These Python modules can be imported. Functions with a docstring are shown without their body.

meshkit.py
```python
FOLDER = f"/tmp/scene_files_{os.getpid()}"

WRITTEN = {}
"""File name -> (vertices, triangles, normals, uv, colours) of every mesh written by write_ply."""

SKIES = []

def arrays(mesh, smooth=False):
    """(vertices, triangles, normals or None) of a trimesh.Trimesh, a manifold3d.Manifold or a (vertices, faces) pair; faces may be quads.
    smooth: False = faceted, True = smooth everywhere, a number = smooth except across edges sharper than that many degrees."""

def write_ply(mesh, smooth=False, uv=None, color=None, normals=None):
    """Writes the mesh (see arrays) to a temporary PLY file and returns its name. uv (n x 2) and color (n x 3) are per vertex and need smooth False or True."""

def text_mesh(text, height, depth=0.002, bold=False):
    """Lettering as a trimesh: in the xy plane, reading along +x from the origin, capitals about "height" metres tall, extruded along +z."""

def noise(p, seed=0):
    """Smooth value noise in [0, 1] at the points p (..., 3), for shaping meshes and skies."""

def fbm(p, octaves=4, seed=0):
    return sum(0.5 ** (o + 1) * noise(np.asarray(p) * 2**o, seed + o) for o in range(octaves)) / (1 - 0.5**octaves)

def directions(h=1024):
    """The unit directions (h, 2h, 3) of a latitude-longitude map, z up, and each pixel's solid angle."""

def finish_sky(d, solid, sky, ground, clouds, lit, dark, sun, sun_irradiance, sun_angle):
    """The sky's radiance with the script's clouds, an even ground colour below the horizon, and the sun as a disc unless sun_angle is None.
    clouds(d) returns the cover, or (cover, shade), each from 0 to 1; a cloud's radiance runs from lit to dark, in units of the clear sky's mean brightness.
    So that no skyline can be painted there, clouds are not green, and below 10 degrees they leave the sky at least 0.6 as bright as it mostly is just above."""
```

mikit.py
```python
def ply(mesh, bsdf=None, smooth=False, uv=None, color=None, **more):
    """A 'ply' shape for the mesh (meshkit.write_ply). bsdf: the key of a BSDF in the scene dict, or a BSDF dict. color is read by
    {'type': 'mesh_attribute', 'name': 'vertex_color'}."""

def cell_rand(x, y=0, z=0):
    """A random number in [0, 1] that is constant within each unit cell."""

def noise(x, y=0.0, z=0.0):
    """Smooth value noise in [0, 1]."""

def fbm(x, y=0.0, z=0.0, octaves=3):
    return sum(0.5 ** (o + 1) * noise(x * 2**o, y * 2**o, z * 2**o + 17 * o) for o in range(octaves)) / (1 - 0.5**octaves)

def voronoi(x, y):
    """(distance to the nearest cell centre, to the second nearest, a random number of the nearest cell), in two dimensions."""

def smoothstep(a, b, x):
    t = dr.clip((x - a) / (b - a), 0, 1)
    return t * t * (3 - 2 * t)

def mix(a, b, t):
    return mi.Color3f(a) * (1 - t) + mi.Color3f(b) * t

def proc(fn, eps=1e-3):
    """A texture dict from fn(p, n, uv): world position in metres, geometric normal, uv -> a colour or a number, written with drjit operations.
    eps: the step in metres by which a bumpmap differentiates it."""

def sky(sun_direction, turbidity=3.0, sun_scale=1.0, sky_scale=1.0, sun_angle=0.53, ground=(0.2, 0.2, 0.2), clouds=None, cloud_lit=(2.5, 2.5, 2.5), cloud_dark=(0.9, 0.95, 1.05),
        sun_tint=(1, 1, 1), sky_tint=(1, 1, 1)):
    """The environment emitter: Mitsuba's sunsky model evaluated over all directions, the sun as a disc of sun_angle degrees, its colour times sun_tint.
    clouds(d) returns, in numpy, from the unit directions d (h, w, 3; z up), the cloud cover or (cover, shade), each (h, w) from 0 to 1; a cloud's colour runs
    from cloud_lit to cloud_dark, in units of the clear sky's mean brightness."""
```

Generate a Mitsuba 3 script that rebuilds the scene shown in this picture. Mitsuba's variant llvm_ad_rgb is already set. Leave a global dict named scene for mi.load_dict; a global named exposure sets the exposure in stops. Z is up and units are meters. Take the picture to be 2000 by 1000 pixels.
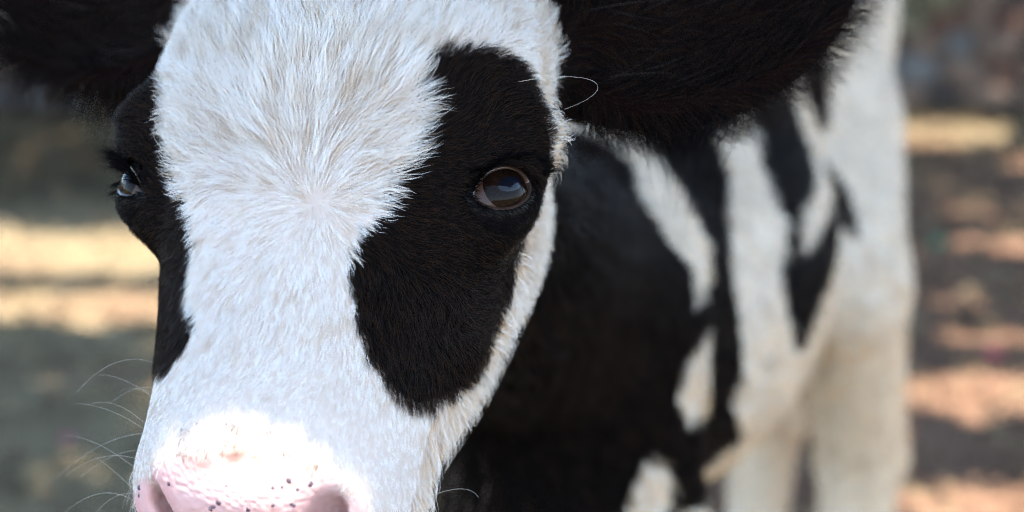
import math, os
import numpy as np, drjit as dr, mitsuba as mi, trimesh
import mikit, meshkit
T = mi.ScalarTransform4f
rng = np.random.default_rng(7)

# ---------------------------------------------------------------- camera
CAM = np.array([0.0, 0.0, 0.95])
PITCH = math.radians(13.0)
FOC = 3732.0                                  # focal length in photograph pixels (2000 wide)
FWD = np.array([0.0, math.cos(PITCH), -math.sin(PITCH)])
UPV = np.array([0.0, math.sin(PITCH), math.cos(PITCH)])
RGT = np.array([1.0, 0.0, 0.0])
FOV = 2 * math.degrees(math.atan(1000 / FOC))
scene, labels = {}, {}
scene['camera'] = {'type': 'thinlens', 'fov': FOV, 'fov_axis': 'x', 'aperture_radius': 0.0060, 'focus_distance': 0.735,
                   'near_clip': 0.02, 'far_clip': 200.0,
                   'to_world': T().look_at(origin=CAM.tolist(), target=(CAM + FWD).tolist(), up=[0, 0, 1])}
# ---------------------------------------------------------------- light
SUN = np.array([0.25, -0.30, 0.92]); SUN /= np.linalg.norm(SUN)
scene['sky'] = mikit.sky(SUN.tolist(), turbidity=3, sun_scale=0.68, sun_tint=(0.95, 1.0, 1.08), sky_tint=(1.15, 1.05, 0.91))
exposure = 4.42


# ================================================================ calf: the shape
def rot(axis, deg):
    a = math.radians(deg); c, s = math.cos(a), math.sin(a)
    return {'x': np.array([[1, 0, 0], [0, c, -s], [0, s, c]]), 'y': np.array([[c, 0, s], [0, 1, 0], [-s, 0, c]]),
            'z': np.array([[c, -s, 0], [s, c, 0], [0, 0, 1]])}[axis]


# head frame: X = the calf's left, Y = out of the face, Z = up along the face; origin between the eyes
HEAD_O = np.array([-0.0775, 0.748, 0.804])
HEAD_R = rot('x', -13) @ rot('z', -17) @ rot('y', 1.5) @ rot('x', -24) @ np.diag([1.0, -1, 1])


def to_head(p):
    return (p - HEAD_O) @ HEAD_R


def from_head(q):
    return np.asarray(q, float) @ HEAD_R.T + HEAD_O


# body frame: s = forwards, l = the calf's left, z = up; origin on the ground under the trunk
BODY_O = np.array([0.115, 1.575, 0.0])
_a = math.radians(19.0)
BODY_R = np.array([[-math.sin(_a), math.cos(_a), 0], [-math.cos(_a), -math.sin(_a), 0], [0, 0, 1.0]])


def to_body(p):
    return (p - BODY_O) @ BODY_R


def from_body(q):
    return np.asarray(q, float) @ BODY_R.T + BODY_O


def ell(p, c, r, R=None):
    q = p - np.asarray(c, np.float32)
    if R is not None:
        q = q @ R.astype(np.float32)
    r = np.asarray(r, np.float32)
    k0 = np.sqrt(((q / r) ** 2).sum(-1)); k1 = np.sqrt(((q / (r * r)) ** 2).sum(-1)) + 1e-9
    return k0 * (k0 - 1) / k1


def cone(p, a, b, ra, rb):
    a, b = np.asarray(a, np.float32), np.asarray(b, np.float32)
    pa, ba = p - a, b - a
    h = np.clip((pa @ ba) / (ba @ ba), 0, 1)
    return np.linalg.norm(pa - h[:, None] * ba, axis=1) - (ra + (rb - ra) * h)


def smin(a, b, k):
    h = np.clip(0.5 + 0.5 * (b - a) / k, 0, 1)
    return b + (a - b) * h - k * h * (1 - h)


def smax(a, b, k):
    return -smin(-a, -b, k)


EYE_R = 0.0165
EYE_C = {1: np.array([0.0705, -0.004, -0.001]), -1: np.array([-0.0705, -0.004, -0.001])}


EYE_AX = {k: np.array([k * 0.66, 0.75, 0.05]) / np.linalg.norm([0.66, 0.75, 0.05]) for k in (1, -1)}


def ear_frame(side):
    """columns: along the ear, across it, out of its hollow side (head frame)"""
    al = np.array([side * 0.93, -0.10, 0.48 if side > 0 else 0.36]); al /= np.linalg.norm(al)
    out = np.array([side * 0.10, 0.93, -0.22]); out -= al * (out @ al); out /= np.linalg.norm(out)
    return np.stack([al, np.cross(out, al), out], 1)


EAR_ROOT = {1: np.array([0.062, -0.055, 0.093]), -1: np.array([-0.080, -0.045, 0.119])}


def head_sdf(q):
    q = q + np.float32(0.0045) * np.clip((-q[:, 2:3] - 0.06) / 0.05, 0, 1) * np.array([1, 0, 0], np.float32)
    d = ell(q, [0, -0.015, 0.045], [0.083, 0.058, 0.085])
    d = smin(d, ell(q, [0, -0.035, 0.095], [0.062, 0.050, 0.050]), 0.03)
    d = smin(d, cone(q, [0, -0.008, 0.03], [0, -0.014, -0.10], 0.050, 0.038), 0.03)
    for s in (1, -1):
        d = smin(d, cone(q, [s * 0.020, -0.014, 0.02], [s * 0.015, -0.020, -0.085], 0.041, 0.036), 0.02)
        d = smin(d, cone(q, [s * 0.034, -0.058, 0.000], [s * 0.013, -0.054, -0.100], 0.028, 0.017), 0.03)
        d = smin(d, ell(q, [s * 0.040, -0.040, -0.035], [0.021, 0.034, 0.054]), 0.03)   # cheek
        d = smin(d, ell(q, [s * 0.074, -0.002, 0.026], [0.020, 0.020, 0.014]), 0.020)   # brow
        d = smin(d, np.linalg.norm(q - EYE_C[s].astype(np.float32), axis=1) - EYE_R * 1.13, 0.020)
        d = smin(d, ell(q, [s * 0.036, -0.060, 0.02], [0.026, 0.045, 0.055]), 0.03)
    d = smin(d, ell(q, [0, -0.026, -0.112], [0.048, 0.040, 0.034]), 0.025)     # muzzle
    d = smin(d, ell(q, [0, -0.062, -0.105], [0.022, 0.028, 0.034]), 0.02)      # chin
    for s in (1, -1):                                                          # lips beside the nose
        d = smin(d, ell(q, [s * 0.039, -0.030, -0.118], [0.018, 0.028, 0.026]), 0.010)
    d = smin(d, ell(q, [0, 0.002, -0.121], [0.035, 0.020, 0.018]), 0.012)      # nose pad
    for s in (1, -1):                                                          # nostrils
        d = smax(d, -ell(q, [s * 0.0325, 0.003, -0.1350], [0.0050, 0.022, 0.0125], rot('y', s * 28)), 0.004)
    for s in (1, -1):                                                          # eye sockets
        qe = q - EYE_C[s].astype(np.float32)
        d = smax(d, -np.maximum(np.linalg.norm(qe, axis=1) - EYE_R * 1.22, 0.55 * EYE_R - qe @ EYE_AX[s].astype(np.float32)), 0.002)
    for s in (1, -1):
        E = ear_frame(s).astype(np.float32)
        e = (q - EAR_ROOT[s].astype(np.float32)) @ E
        W = 0.063
        k = 1.0 if s > 0 else 1.22
        body = ell(e, [0.070 * k, -0.006, 0.0], [0.080 * k, W, 0.030])
        hollow = ell(e, [0.078 * k, -0.006, 0.022], [0.076 * k, W * 0.93, 0.034])
        ear = smax(body, -hollow, 0.006)
        ear = smin(ear, cone(e, [-0.02, 0, -0.01], [0.03, 0, -0.010], 0.026, 0.020), 0.012)
        d = smin(d, ear, 0.014)
    return d


def body_sdf(b):
    d = ell(b, [0.27, 0, 0.550], [0.17, 0.102, 0.180])
    d = smin(d, ell(b, [-0.01, 0, 0.567], [0.32, 0.150, 0.175]), 0.04)
    d = smin(d, ell(b, [-0.33, 0, 0.665], [0.165, 0.100, 0.160]), 0.06)
    for s in (1, -1):
        d = smin(d, ell(b, [-0.36, s * 0.048, 0.76], [0.14, 0.072, 0.130]), 0.03)
        d = smin(d, ell(b, [-0.44, s * 0.072, 0.75], [0.085, 0.068, 0.140]), 0.03)
    d = smin(d, cone(b, [0.30, 0, 0.66], [-0.38, 0, 0.73], 0.07, 0.075), 0.06)
    for s in (1, -1):
        L = lambda a, c, ra, rb, k=0.03: smin(d, cone(b, [a[0], s * a[1], a[2]], [c[0], s * c[1], c[2]], ra, rb), k)
        d = L((0.33, 0.044, 0.62), (0.27, 0.060, 0.44), 0.066, 0.055)
        d = L((0.27, 0.066, 0.44), (0.30, 0.080, 0.255), 0.045, 0.030, 0.03)
        d = L((0.30, 0.080, 0.255), (0.295, 0.08, 0.10), 0.030, 0.022, 0.02)
        d = L((0.295, 0.08, 0.10), (0.325, 0.08, 0.03), 0.026, 0.032, 0.02)
        if s == 1:
            d = L((-0.36, 0.074, 0.64), (-0.30, 0.108, 0.52), 0.088, 0.070, 0.05)
            d = L((-0.32, 0.120, 0.48), (-0.42, 0.126, 0.29), 0.058, 0.047, 0.04)
            d = L((-0.425, 0.126, 0.285), (-0.385, 0.120, 0.11), 0.045, 0.031, 0.02)
            d = L((-0.385, 0.120, 0.11), (-0.35, 0.118, 0.03), 0.028, 0.033, 0.02)
        else:
            d = L((-0.36, 0.070, 0.62), (-0.34, 0.060, 0.48), 0.088, 0.070, 0.05)
            d = L((-0.36, 0.045, 0.46), (-0.50, -0.005, 0.29), 0.056, 0.042, 0.04)
            d = L((-0.50, -0.005, 0.285), (-0.46, -0.005, 0.11), 0.040, 0.030, 0.02)
            d = L((-0.46, -0.005, 0.11), (-0.43, -0.005, 0.03), 0.028, 0.033, 0.02)
    d = smin(d, cone(b, [-0.47, 0, 0.74], [-0.52, -0.03, 0.44], 0.022, 0.014), 0.02)   # tail
    return np.maximum(d, -b[:, 2] + 0.004)


NECK_A = from_head([0, -0.085, 0.03]); NECK_M = None
NECK_B = from_body([0.26, 0, 0.60])


def calf_sdf(p):
    p = p.astype(np.float32)
    h = head_sdf(((p - HEAD_O.astype(np.float32)) @ HEAD_R.astype(np.float32)))
    b = body_sdf(((p - BODY_O.astype(np.float32)) @ BODY_R.astype(np.float32)))
    n = cone(p, NECK_A, NECK_B, 0.058, 0.105)
    return smin(smin(h, n, 0.03), b, 0.05)


def surface_nets(sdf, lo, hi, step, block=8):
    """a closed quad mesh of sdf = 0; sdf is only evaluated in blocks near the surface"""
    lo = np.asarray(lo, float)
    nb = np.ceil((np.asarray(hi) - lo) / (step * block)).astype(int)
    n = nb * block + 1
    I = np.stack(np.meshgrid(*[np.arange(k) for k in nb], indexing='ij'), -1).reshape(-1, 3)
    dc = sdf(lo + (I + 0.5) * block * step)
    half = block * step * math.sqrt(3) / 2
    val = np.empty(tuple(n), np.float32)
    near = np.abs(dc) < half * 1.25 + step
    sgn = np.where(dc < 0, -1.0, 1.0).astype(np.float32)
    sg = sgn.reshape(tuple(nb))
    val[:-1, :-1, :-1] = np.repeat(np.repeat(np.repeat(sg, block, 0), block, 1), block, 2)
    val[-1], val[:, -1], val[:, :, -1] = 1, 1, 1
    off = np.stack(np.meshgrid(*[np.arange(block + 1)] * 3, indexing='ij'), -1).reshape(-1, 3)
    J = I[near]
    for k in range(0, len(J), 1500):
        g = (J[k:k + 1500, None] * block + off[None]).reshape(-1, 3)
        val[g[:, 0], g[:, 1], g[:, 2]] = sdf(lo + g * step)
    neg = val < 0
    m = n - 1
    corner = [(a, b, c) for a in (0, 1) for b in (0, 1) for c in (0, 1)]
    cnt = sum(neg[a:a + m[0], b:b + m[1], c:c + m[2]].astype(np.uint8) for a, b, c in corner)
    cells = np.argwhere((cnt > 0) & (cnt < 8))
    idx = np.full(tuple(m), -1, np.int32); idx[tuple(cells.T)] = np.arange(len(cells))
    V, W = np.zeros((len(cells), 3)), np.zeros(len(cells))
    cv = {c: val[tuple((cells + c).T)] for c in corner}
    for a in corner:
        for ax in range(3):
            if a[ax] == 0:
                b = list(a); b[ax] = 1; b = tuple(b)
                x, y = cv[a], cv[b]
                on = (x < 0) != (y < 0)
                t = np.where(on, x / np.where(on, x - y, 1), 0)
                pt = np.array(a, float)[None] + np.eye(3)[ax][None] * t[:, None]
                V += pt * on[:, None]; W += on
    V = lo + (cells + V / W[:, None]) * step
    F = []
    for ax in range(3):
        u, v = (ax + 1) % 3, (ax + 2) % 3
        sl0 = [slice(None)] * 3; sl1 = [slice(None)] * 3
        sl0[ax], sl1[ax] = slice(0, -1), slice(1, None)
        e = np.argwhere(neg[tuple(sl0)] != neg[tuple(sl1)])
        e = e[(e[:, u] > 0) & (e[:, v] > 0) & (e[:, u] < m[u]) & (e[:, v] < m[v])]
        flip = ~neg[tuple(e.T)]
        du, dv = np.eye(3, dtype=int)[u], np.eye(3, dtype=int)[v]
        q = np.stack([idx[tuple((e - a).T)] for a in (du + dv, dv, 0 * du, du)], 1)
        q[flip] = q[flip][:, ::-1]
        F.append(q)
    return V, np.vstack(F)


LO = [-0.34, 0.52, -0.02]; HI = [0.62, 2.25, 1.08]

#@@CUT
import shapely
from scipy.spatial import cKDTree

# ---------------------------------------------------------------- the coat's black patches
# head patches in (angle round the head's long axis, height along the face); body patches in (length, height)
HEAD_BLACK = [
    [(0.734, 0.054), (0.830, 0.055), (0.931, 0.052), (0.945, 0.046), (0.934, 0.038), (0.940, 0.029), (0.98, 0.024), (1.05, 0.019), (1.20, 0.015),
     (1.230, 0.012), (1.309, 0.012), (1.323, 0.009), (1.312, 0.003), (1.311, -0.002), (1.322, -0.009), (1.338, -0.015), (1.343, -0.022), (1.352, -0.028),
     (1.335, -0.034), (1.319, -0.040), (1.360, -0.047), (1.322, -0.057), (1.241, -0.065), (1.103, -0.071), (0.995, -0.077), (0.907, -0.080),
     (0.826, -0.084), (0.707, -0.084), (0.647, -0.082), (0.591, -0.079), (0.545, -0.076), (0.501, -0.073), (0.434, -0.066), (0.413, -0.062),
     (0.392, -0.058), (0.374, -0.052), (0.356, -0.047), (0.351, -0.042), (0.346, -0.037), (0.366, -0.029), (0.401, -0.026), (0.435, -0.022),
     (0.413, -0.015), (0.426, -0.007), (0.462, 0.001), (0.461, 0.009), (0.460, 0.014), (0.460, 0.019), (0.460, 0.027), (0.470, 0.035),
     (0.516, 0.044), (0.650, 0.050)],
    [(-1.9, 0.070), (-0.80, 0.050), (-0.700, 0.039), (-0.588, 0.030), (-0.564, 0.022), (-0.549, 0.015), (-0.534, 0.007), (-0.520, 0.0), (-0.494, -0.006),
     (-0.468, -0.012), (-0.443, -0.019), (-0.414, -0.027), (-0.399, -0.032), (-0.384, -0.037), (-0.404, -0.042), (-0.424, -0.046), (-0.437, -0.051),
     (-0.449, -0.056), (-0.324, -0.064), (-0.332, -0.071), (-0.392, -0.077), (-0.475, -0.083), (-0.7, -0.078), (-1.9, -0.070)],
]
BODY_BLACK = [
    [(0.70, 0.95), (0.33, 0.95), (0.31, 0.722), (0.37, 0.708), (0.372, 0.687), (0.337, 0.66), (0.343, 0.641), (0.349, 0.622), (0.344, 0.599), (0.344, 0.576),
     (0.328, 0.556), (0.30, 0.545), (0.25, 0.50), (0.334, 0.490), (0.366, 0.526), (0.375, 0.516), (0.411, 0.524), (0.427, 0.521), (0.431, 0.543),
     (0.437, 0.543), (0.435, 0.514), (0.45, 0.50), (0.70, 0.48)],
    [(0.232, 0.76), (0.120, 0.74), (0.128, 0.704), (0.139, 0.683), (0.158, 0.667), (0.166, 0.651), (0.186, 0.626), (0.190, 0.605), (0.188, 0.575),
     (0.178, 0.550), (0.185, 0.519), (0.130, 0.475), (0.20, 0.46), (0.306, 0.481), (0.70, 0.522), (0.30, 0.535), (0.272, 0.545), (0.282, 0.578),
     (0.284, 0.603), (0.276, 0.62), (0.256, 0.63), (0.243, 0.640), (0.222, 0.650), (0.243, 0.676)],
    [(-0.012, 0.76), (-0.16, 0.73), (-0.102, 0.668), (-0.054, 0.651), (0.019, 0.643), (0.050, 0.632), (0.058, 0.606), (0.003, 0.611), (-0.107, 0.622),
     (-0.236, 0.574), (-0.075, 0.581), (-0.002, 0.567), (0.046, 0.548), (0.048, 0.532), (0.076, 0.539), (0.103, 0.570), (0.111, 0.605), (0.088, 0.623),
     (0.060, 0.642), (0.080, 0.652), (0.072, 0.676)],
    [(-0.195, 0.730), (-0.250, 0.735), (-0.258, 0.667), (-0.246, 0.660), (-0.213, 0.692)],
    [(-0.240, 0.635), (-0.255, 0.601), (-0.246, 0.560), (-0.235, 0.592)]]
BODY_BLACK.append([(0.36, 0.630), (0.26, 0.634), (0.26, 0.610), (0.36, 0.604)])
BODY_WHITE = [[(0.428, 0.550), (0.442, 0.550), (0.444, 0.47), (0.424, 0.47)], [(0.41, 0.530), (0.378, 0.526), (0.366, 0.542), (0.352, 0.525), (0.330, 0.512), (0.325, 0.46), (0.41, 0.46)],
              [(0.350, 0.600), (0.315, 0.582), (0.282, 0.540), (0.322, 0.546), (0.350, 0.575)], [(0.353, 0.534), (0.333, 0.516), (0.333, 0.505), (0.346, 0.518)],
              [(0.376, 0.544), (0.363, 0.526), (0.368, 0.518)], [(0.379, 0.569), (0.370, 0.560), (0.372, 0.548)]]
POLY = lambda rings: shapely.union_all([shapely.Polygon(r).buffer(0) for r in rings])
HB, BB = POLY(HEAD_BLACK), POLY(BODY_BLACK).buffer(0.003).difference(POLY(BODY_WHITE))


def wob(p, f, seed, octaves=2):
    return meshkit.fbm(np.asarray(p) * f, octaves, seed) - 0.5


def ear_coord(q, s):
    return (q - EAR_ROOT[s]) @ ear_frame(s)


def region(p):
    """per point: 0 head, 1 ear, 2 neck and body (ear side too)"""
    q, b = to_head(p), to_body(p)
    pf = p.astype(np.float32)
    dh = head_sdf(q.astype(np.float32)); dn = cone(pf, NECK_A, NECK_B, 0.058, 0.105); db = body_sdf(b.astype(np.float32))
    r = np.where((dh <= np.minimum(dn, db) + 0.004) & (q[:, 2] < 0.16), 0, 2)
    side = np.sign(q[:, 0]).astype(int); side[side == 0] = 1
    ear = np.zeros(len(p), bool)
    for s in (1, -1):
        e = ear_coord(q, s)
        on = (ell(e.astype(np.float32), [0.070 if s > 0 else 0.085, -0.006, 0.0], [0.104 if s > 0 else 0.124, 0.080, 0.075]) < 0) & (e[:, 0] > 0.012)
        ear |= on & (side == s)
    r[ear & (r == 0)] = 1
    return r, q, b, side


NOSE_Z = -0.114


def nose_mask(q):
    """1 on the bare pink nose and lips, 0 on haired skin"""
    top = NOSE_Z - 0.18 * np.abs(q[:, 0]) - 0.55 * np.clip(q[:, 0] - 0.032, 0, 1) + 0.004 * (wob(q, 120, 4) * 2)
    front = np.clip((q[:, 1] + 0.030) / 0.012, 0, 1)
    return np.clip((top - q[:, 2]) / 0.004, 0, 1) * front


def is_black(p, jitter=True):
    r, q, b, side = region(p)
    j = 0.0022 if jitter else 0.0
    qq = q + j * np.stack([wob(q, 160, k) for k in (1, 2, 3)], 1) * 2
    hb = shapely.contains_xy(HB, np.arctan2(qq[:, 0], qq[:, 1] + 0.06), qq[:, 2])
    for s in (1, -1):
        hb |= np.linalg.norm(q - EYE_C[s], axis=1) < 0.0245
    th = np.arctan2(qq[:, 0], qq[:, 1] + 0.06)
    hb |= (th > 1.26 + 2.2 * (0.105 - qq[:, 2])) & (qq[:, 2] > 0.062)
    hb |= (th < -1.40) & (qq[:, 2] > 0.075)
    spot = (np.linalg.norm((qq - [-0.048, -0.032, -0.086]) / [1, 1, 0.5], axis=1) < 0.008)
    hb = (hb & ((qq[:, 1] > -0.075) | (qq[:, 2] > 0.06))) | spot
    bb_ = b + 1.2 * j * np.stack([wob(b, 60, k) for k in (5, 6, 7)], 1) * 2
    bb = shapely.contains_xy(BB, bb_[:, 0], bb_[:, 2])
    bb |= (r == 2) & (b[:, 0] > 0.36) & (b[:, 2] < 0.905)
    return np.where(r == 0, hb, np.where(r == 1, True, bb)), r, q, b, side


# ---------------------------------------------------------------- materials of the calf
def rgb(c):
    return {'type': 'rgb', 'value': [float(x) for x in c]}


HAIR = {'white': (0.88, 0.87, 0.85), 'ivory': (0.85, 0.80, 0.73), 'cream': (0.66, 0.56, 0.45), 'tan': (0.48, 0.37, 0.27), 'stained': (0.84, 0.63, 0.40), 'dirt': (0.10, 0.048, 0.022),
        'black': (0.0045, 0.004, 0.0045), 'brown': (0.021, 0.0115, 0.0075), 'dun': (0.16, 0.12, 0.09), 'ash': (0.30, 0.25, 0.20)}
for k_, (ro, sp) in {'face_dark_hair': (0.40, 0.05), 'pale_hair': (0.5, 0.35), 'dark_hair': (0.45, 0.035)}.items():
    scene[k_] = {'type': 'twosided', 'b': {'type': 'principled', 'base_color': {'type': 'mesh_attribute', 'name': 'vertex_color'}, 'roughness': ro, 'specular': sp}}

_np = from_head([0, 0.005, -0.135])


def near_nose(p):
    d = p - mi.Point3f(float(_np[0]), float(_np[1]), float(_np[2]))
    return mikit.smoothstep(0.052, 0.044, dr.norm(d))


_vc = {'type': 'mesh_attribute', 'name': 'vertex_color'}
scene['skin_material'] = {'type': 'twosided', 'b': {'type': 'bumpmap', 'b': {'type': 'blendbsdf', 'weight': mikit.proc(lambda p, n, uv: near_nose(p)),
                          'dry': {'type': 'diffuse', 'reflectance': _vc}, 'moist': {'type': 'principled', 'base_color': _vc, 'roughness': 0.33, 'specular': 0.5}},
                          't': mikit.proc(lambda p, n, uv: 0.00045 * mikit.noise(p.x * 620, p.y * 620, p.z * 620), 4e-4), 'scale': 1.0}}

# ---------------------------------------------------------------- the body: one continuous skin
V, F = surface_nets(calf_sdf, LO, HI, 0.0034)
TRI = np.vstack([F[:, [0, 1, 2]], F[:, [0, 2, 3]]])
_m = trimesh.Trimesh(V, TRI, process=False)
N = np.zeros_like(V); _fn = np.cross(V[TRI[:, 1]] - V[TRI[:, 0]], V[TRI[:, 2]] - V[TRI[:, 0]])
for k_ in range(3):
    np.add.at(N, TRI[:, k_], _fn)
N /= np.linalg.norm(N, axis=1, keepdims=True) + 1e-20
blk, reg, Q, B, SIDE = is_black(V, False)
pinkw = nose_mask(Q) * (reg == 0)
skin = np.where(blk[:, None], [0.006, 0.005, 0.0045], [0.62, 0.52, 0.46])
skin = np.where((~blk & (reg == 2))[:, None], np.array([0.74, 0.66, 0.56]) * (1 - 0.5 * np.clip((0.5 - V[:, 2:3]) / 0.1, 0, 1)) + np.array([0.74, 0.53, 0.33]) * 0.5 * np.clip((0.5 - V[:, 2:3]) / 0.1, 0, 1), skin)  # lower skin tinted to match, stain plus painted bounce light
skin = np.where((reg == 1)[:, None], [0.009, 0.004, 0.0035], skin)
skin = np.where((V[:, 2] < 0.05)[:, None], [0.03, 0.026, 0.022], skin)      # hooves
_t = wob(Q, 90, 11)[:, None]
nose_c = np.array([0.74, 0.45, 0.43]) + _t * np.array([0.10, 0.20, 0.20])
dirt = np.clip(1.3 - np.abs(Q[:, 2] + 0.1175 + 0.10 * np.abs(Q[:, 0])) / 0.0075, 0, 1) * np.clip(0.72 + 2.6 * wob(Q, 170, 12, 3), 0, 1) * np.clip(1.4 - np.abs(Q[:, 0] - 0.002) / 0.022, 0, 1)
nose_c = nose_c * (1 - 0.9 * dirt[:, None]) + np.array([0.105, 0.050, 0.022]) * 0.9 * dirt[:, None]
inner = np.zeros(len(V))
for s_ in (1, -1):
    inner = np.maximum(inner, np.clip((1.10 - np.linalg.norm(((Q + [0.0045, 0, 0]) - [s_ * 0.0325, 0.001, -0.1352]) @ rot('y', s_ * 28) / [0.0052, 0.021, 0.0130], axis=1)) * 3, 0, 1))
nose_c = nose_c * (1 - inner[:, None]) + np.array([0.022, 0.006, 0.006]) * inner[:, None]
skin = skin * (1 - pinkw[:, None]) + nose_c * pinkw[:, None]
scene['calf__body'] = mikit.ply((V, TRI), 'skin_material', smooth=True, color=skin)
labels['calf'] = {'label': 'black and white calf standing close to the camera with its head turned to face it', 'category': 'calf'}

# ---------------------------------------------------------------- eyes
scene['eye_white'] = {'type': 'principled', 'base_color': rgb((0.06, 0.030, 0.021)), 'roughness': 0.12, 'specular': 0.2}
scene['eye_iris'] = {'type': 'principled', 'base_color': mikit.proc(lambda p, n, uv: mikit.mix((0.004, 0.002, 0.0015), (0.013, 0.0065, 0.004), mikit.noise(p.x * 900, p.y * 900, p.z * 900))),
                     'roughness': 0.05, 'specular': 0.10}
scene['eye_pupil'] = {'type': 'principled', 'base_color': rgb((0.004, 0.005, 0.010)), 'roughness': 0.04, 'specular': 0.25}
scene['lid_skin'] = {'type': 'twosided', 'b': {'type': 'principled', 'base_color': rgb((0.006, 0.0045, 0.004)), 'roughness': 0.45, 'specular': 0.12}}
scene['lid_rim'] = {'type': 'twosided', 'b': {'type': 'principled', 'base_color': rgb((0.045, 0.026, 0.020)), 'roughness': 0.22, 'specular': 0.6, 'clearcoat': 0.6, 'clearcoat_gloss': 0.95}}


def eye_frame(s):
    ax = EYE_AX[s]
    u = np.array([s * 0.75, -0.66, 0.0]); u -= ax * (u @ ax); u /= np.linalg.norm(u)
    v = np.cross(u, ax) * s; v = v if v[2] > 0 else -v
    a = math.radians(33)
    return ax, u * math.cos(a) + v * math.sin(a), v * math.cos(a) - u * math.sin(a)


def dome(s, ru, rv, rad, cu=0.0, cv=0.0, bulge=0.0, rings=10, seg=40):
    ax, u, v = eye_frame(s)
    ph = np.arange(seg) * 2 * math.pi / seg
    rows = [ax[None] * (rad + bulge)]
    for k in range(1, rings + 1):
        t = k / rings
        a, b = cu + ru * t * np.cos(ph), cv + rv * t * np.sin(ph)
        al = np.sqrt(a * a + b * b) + 1e-9
        d = np.cos(al)[:, None] * ax + (np.sin(al) / al)[:, None] * (a[:, None] * u + b[:, None] * v)
        rows.append(d * (rad + bulge * (1 - t * t))[:, None] if np.ndim(bulge) else d * (rad + bulge * (1 - t * t)))
    if cu or cv:
        al = math.hypot(cu, cv); rows[0] = (math.cos(al) * ax + math.sin(al) / al * (cu * u + cv * v))[None] * (rad + bulge)
    P = np.vstack(rows)
    f = [[0, 1 + j, 1 + (j + 1) % seg] for j in range(seg)]
    for k in range(rings - 1):
        o, q_ = 1 + k * seg, 1 + (k + 1) * seg
        for j in range(seg):
            j2 = (j + 1) % seg
            f += [[o + j, q_ + j, q_ + j2], [o + j, q_ + j2, o + j2]]
    f = np.array(f)
    return from_head(EYE_C[s] + P), f if s > 0 else f[:, ::-1]


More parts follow.
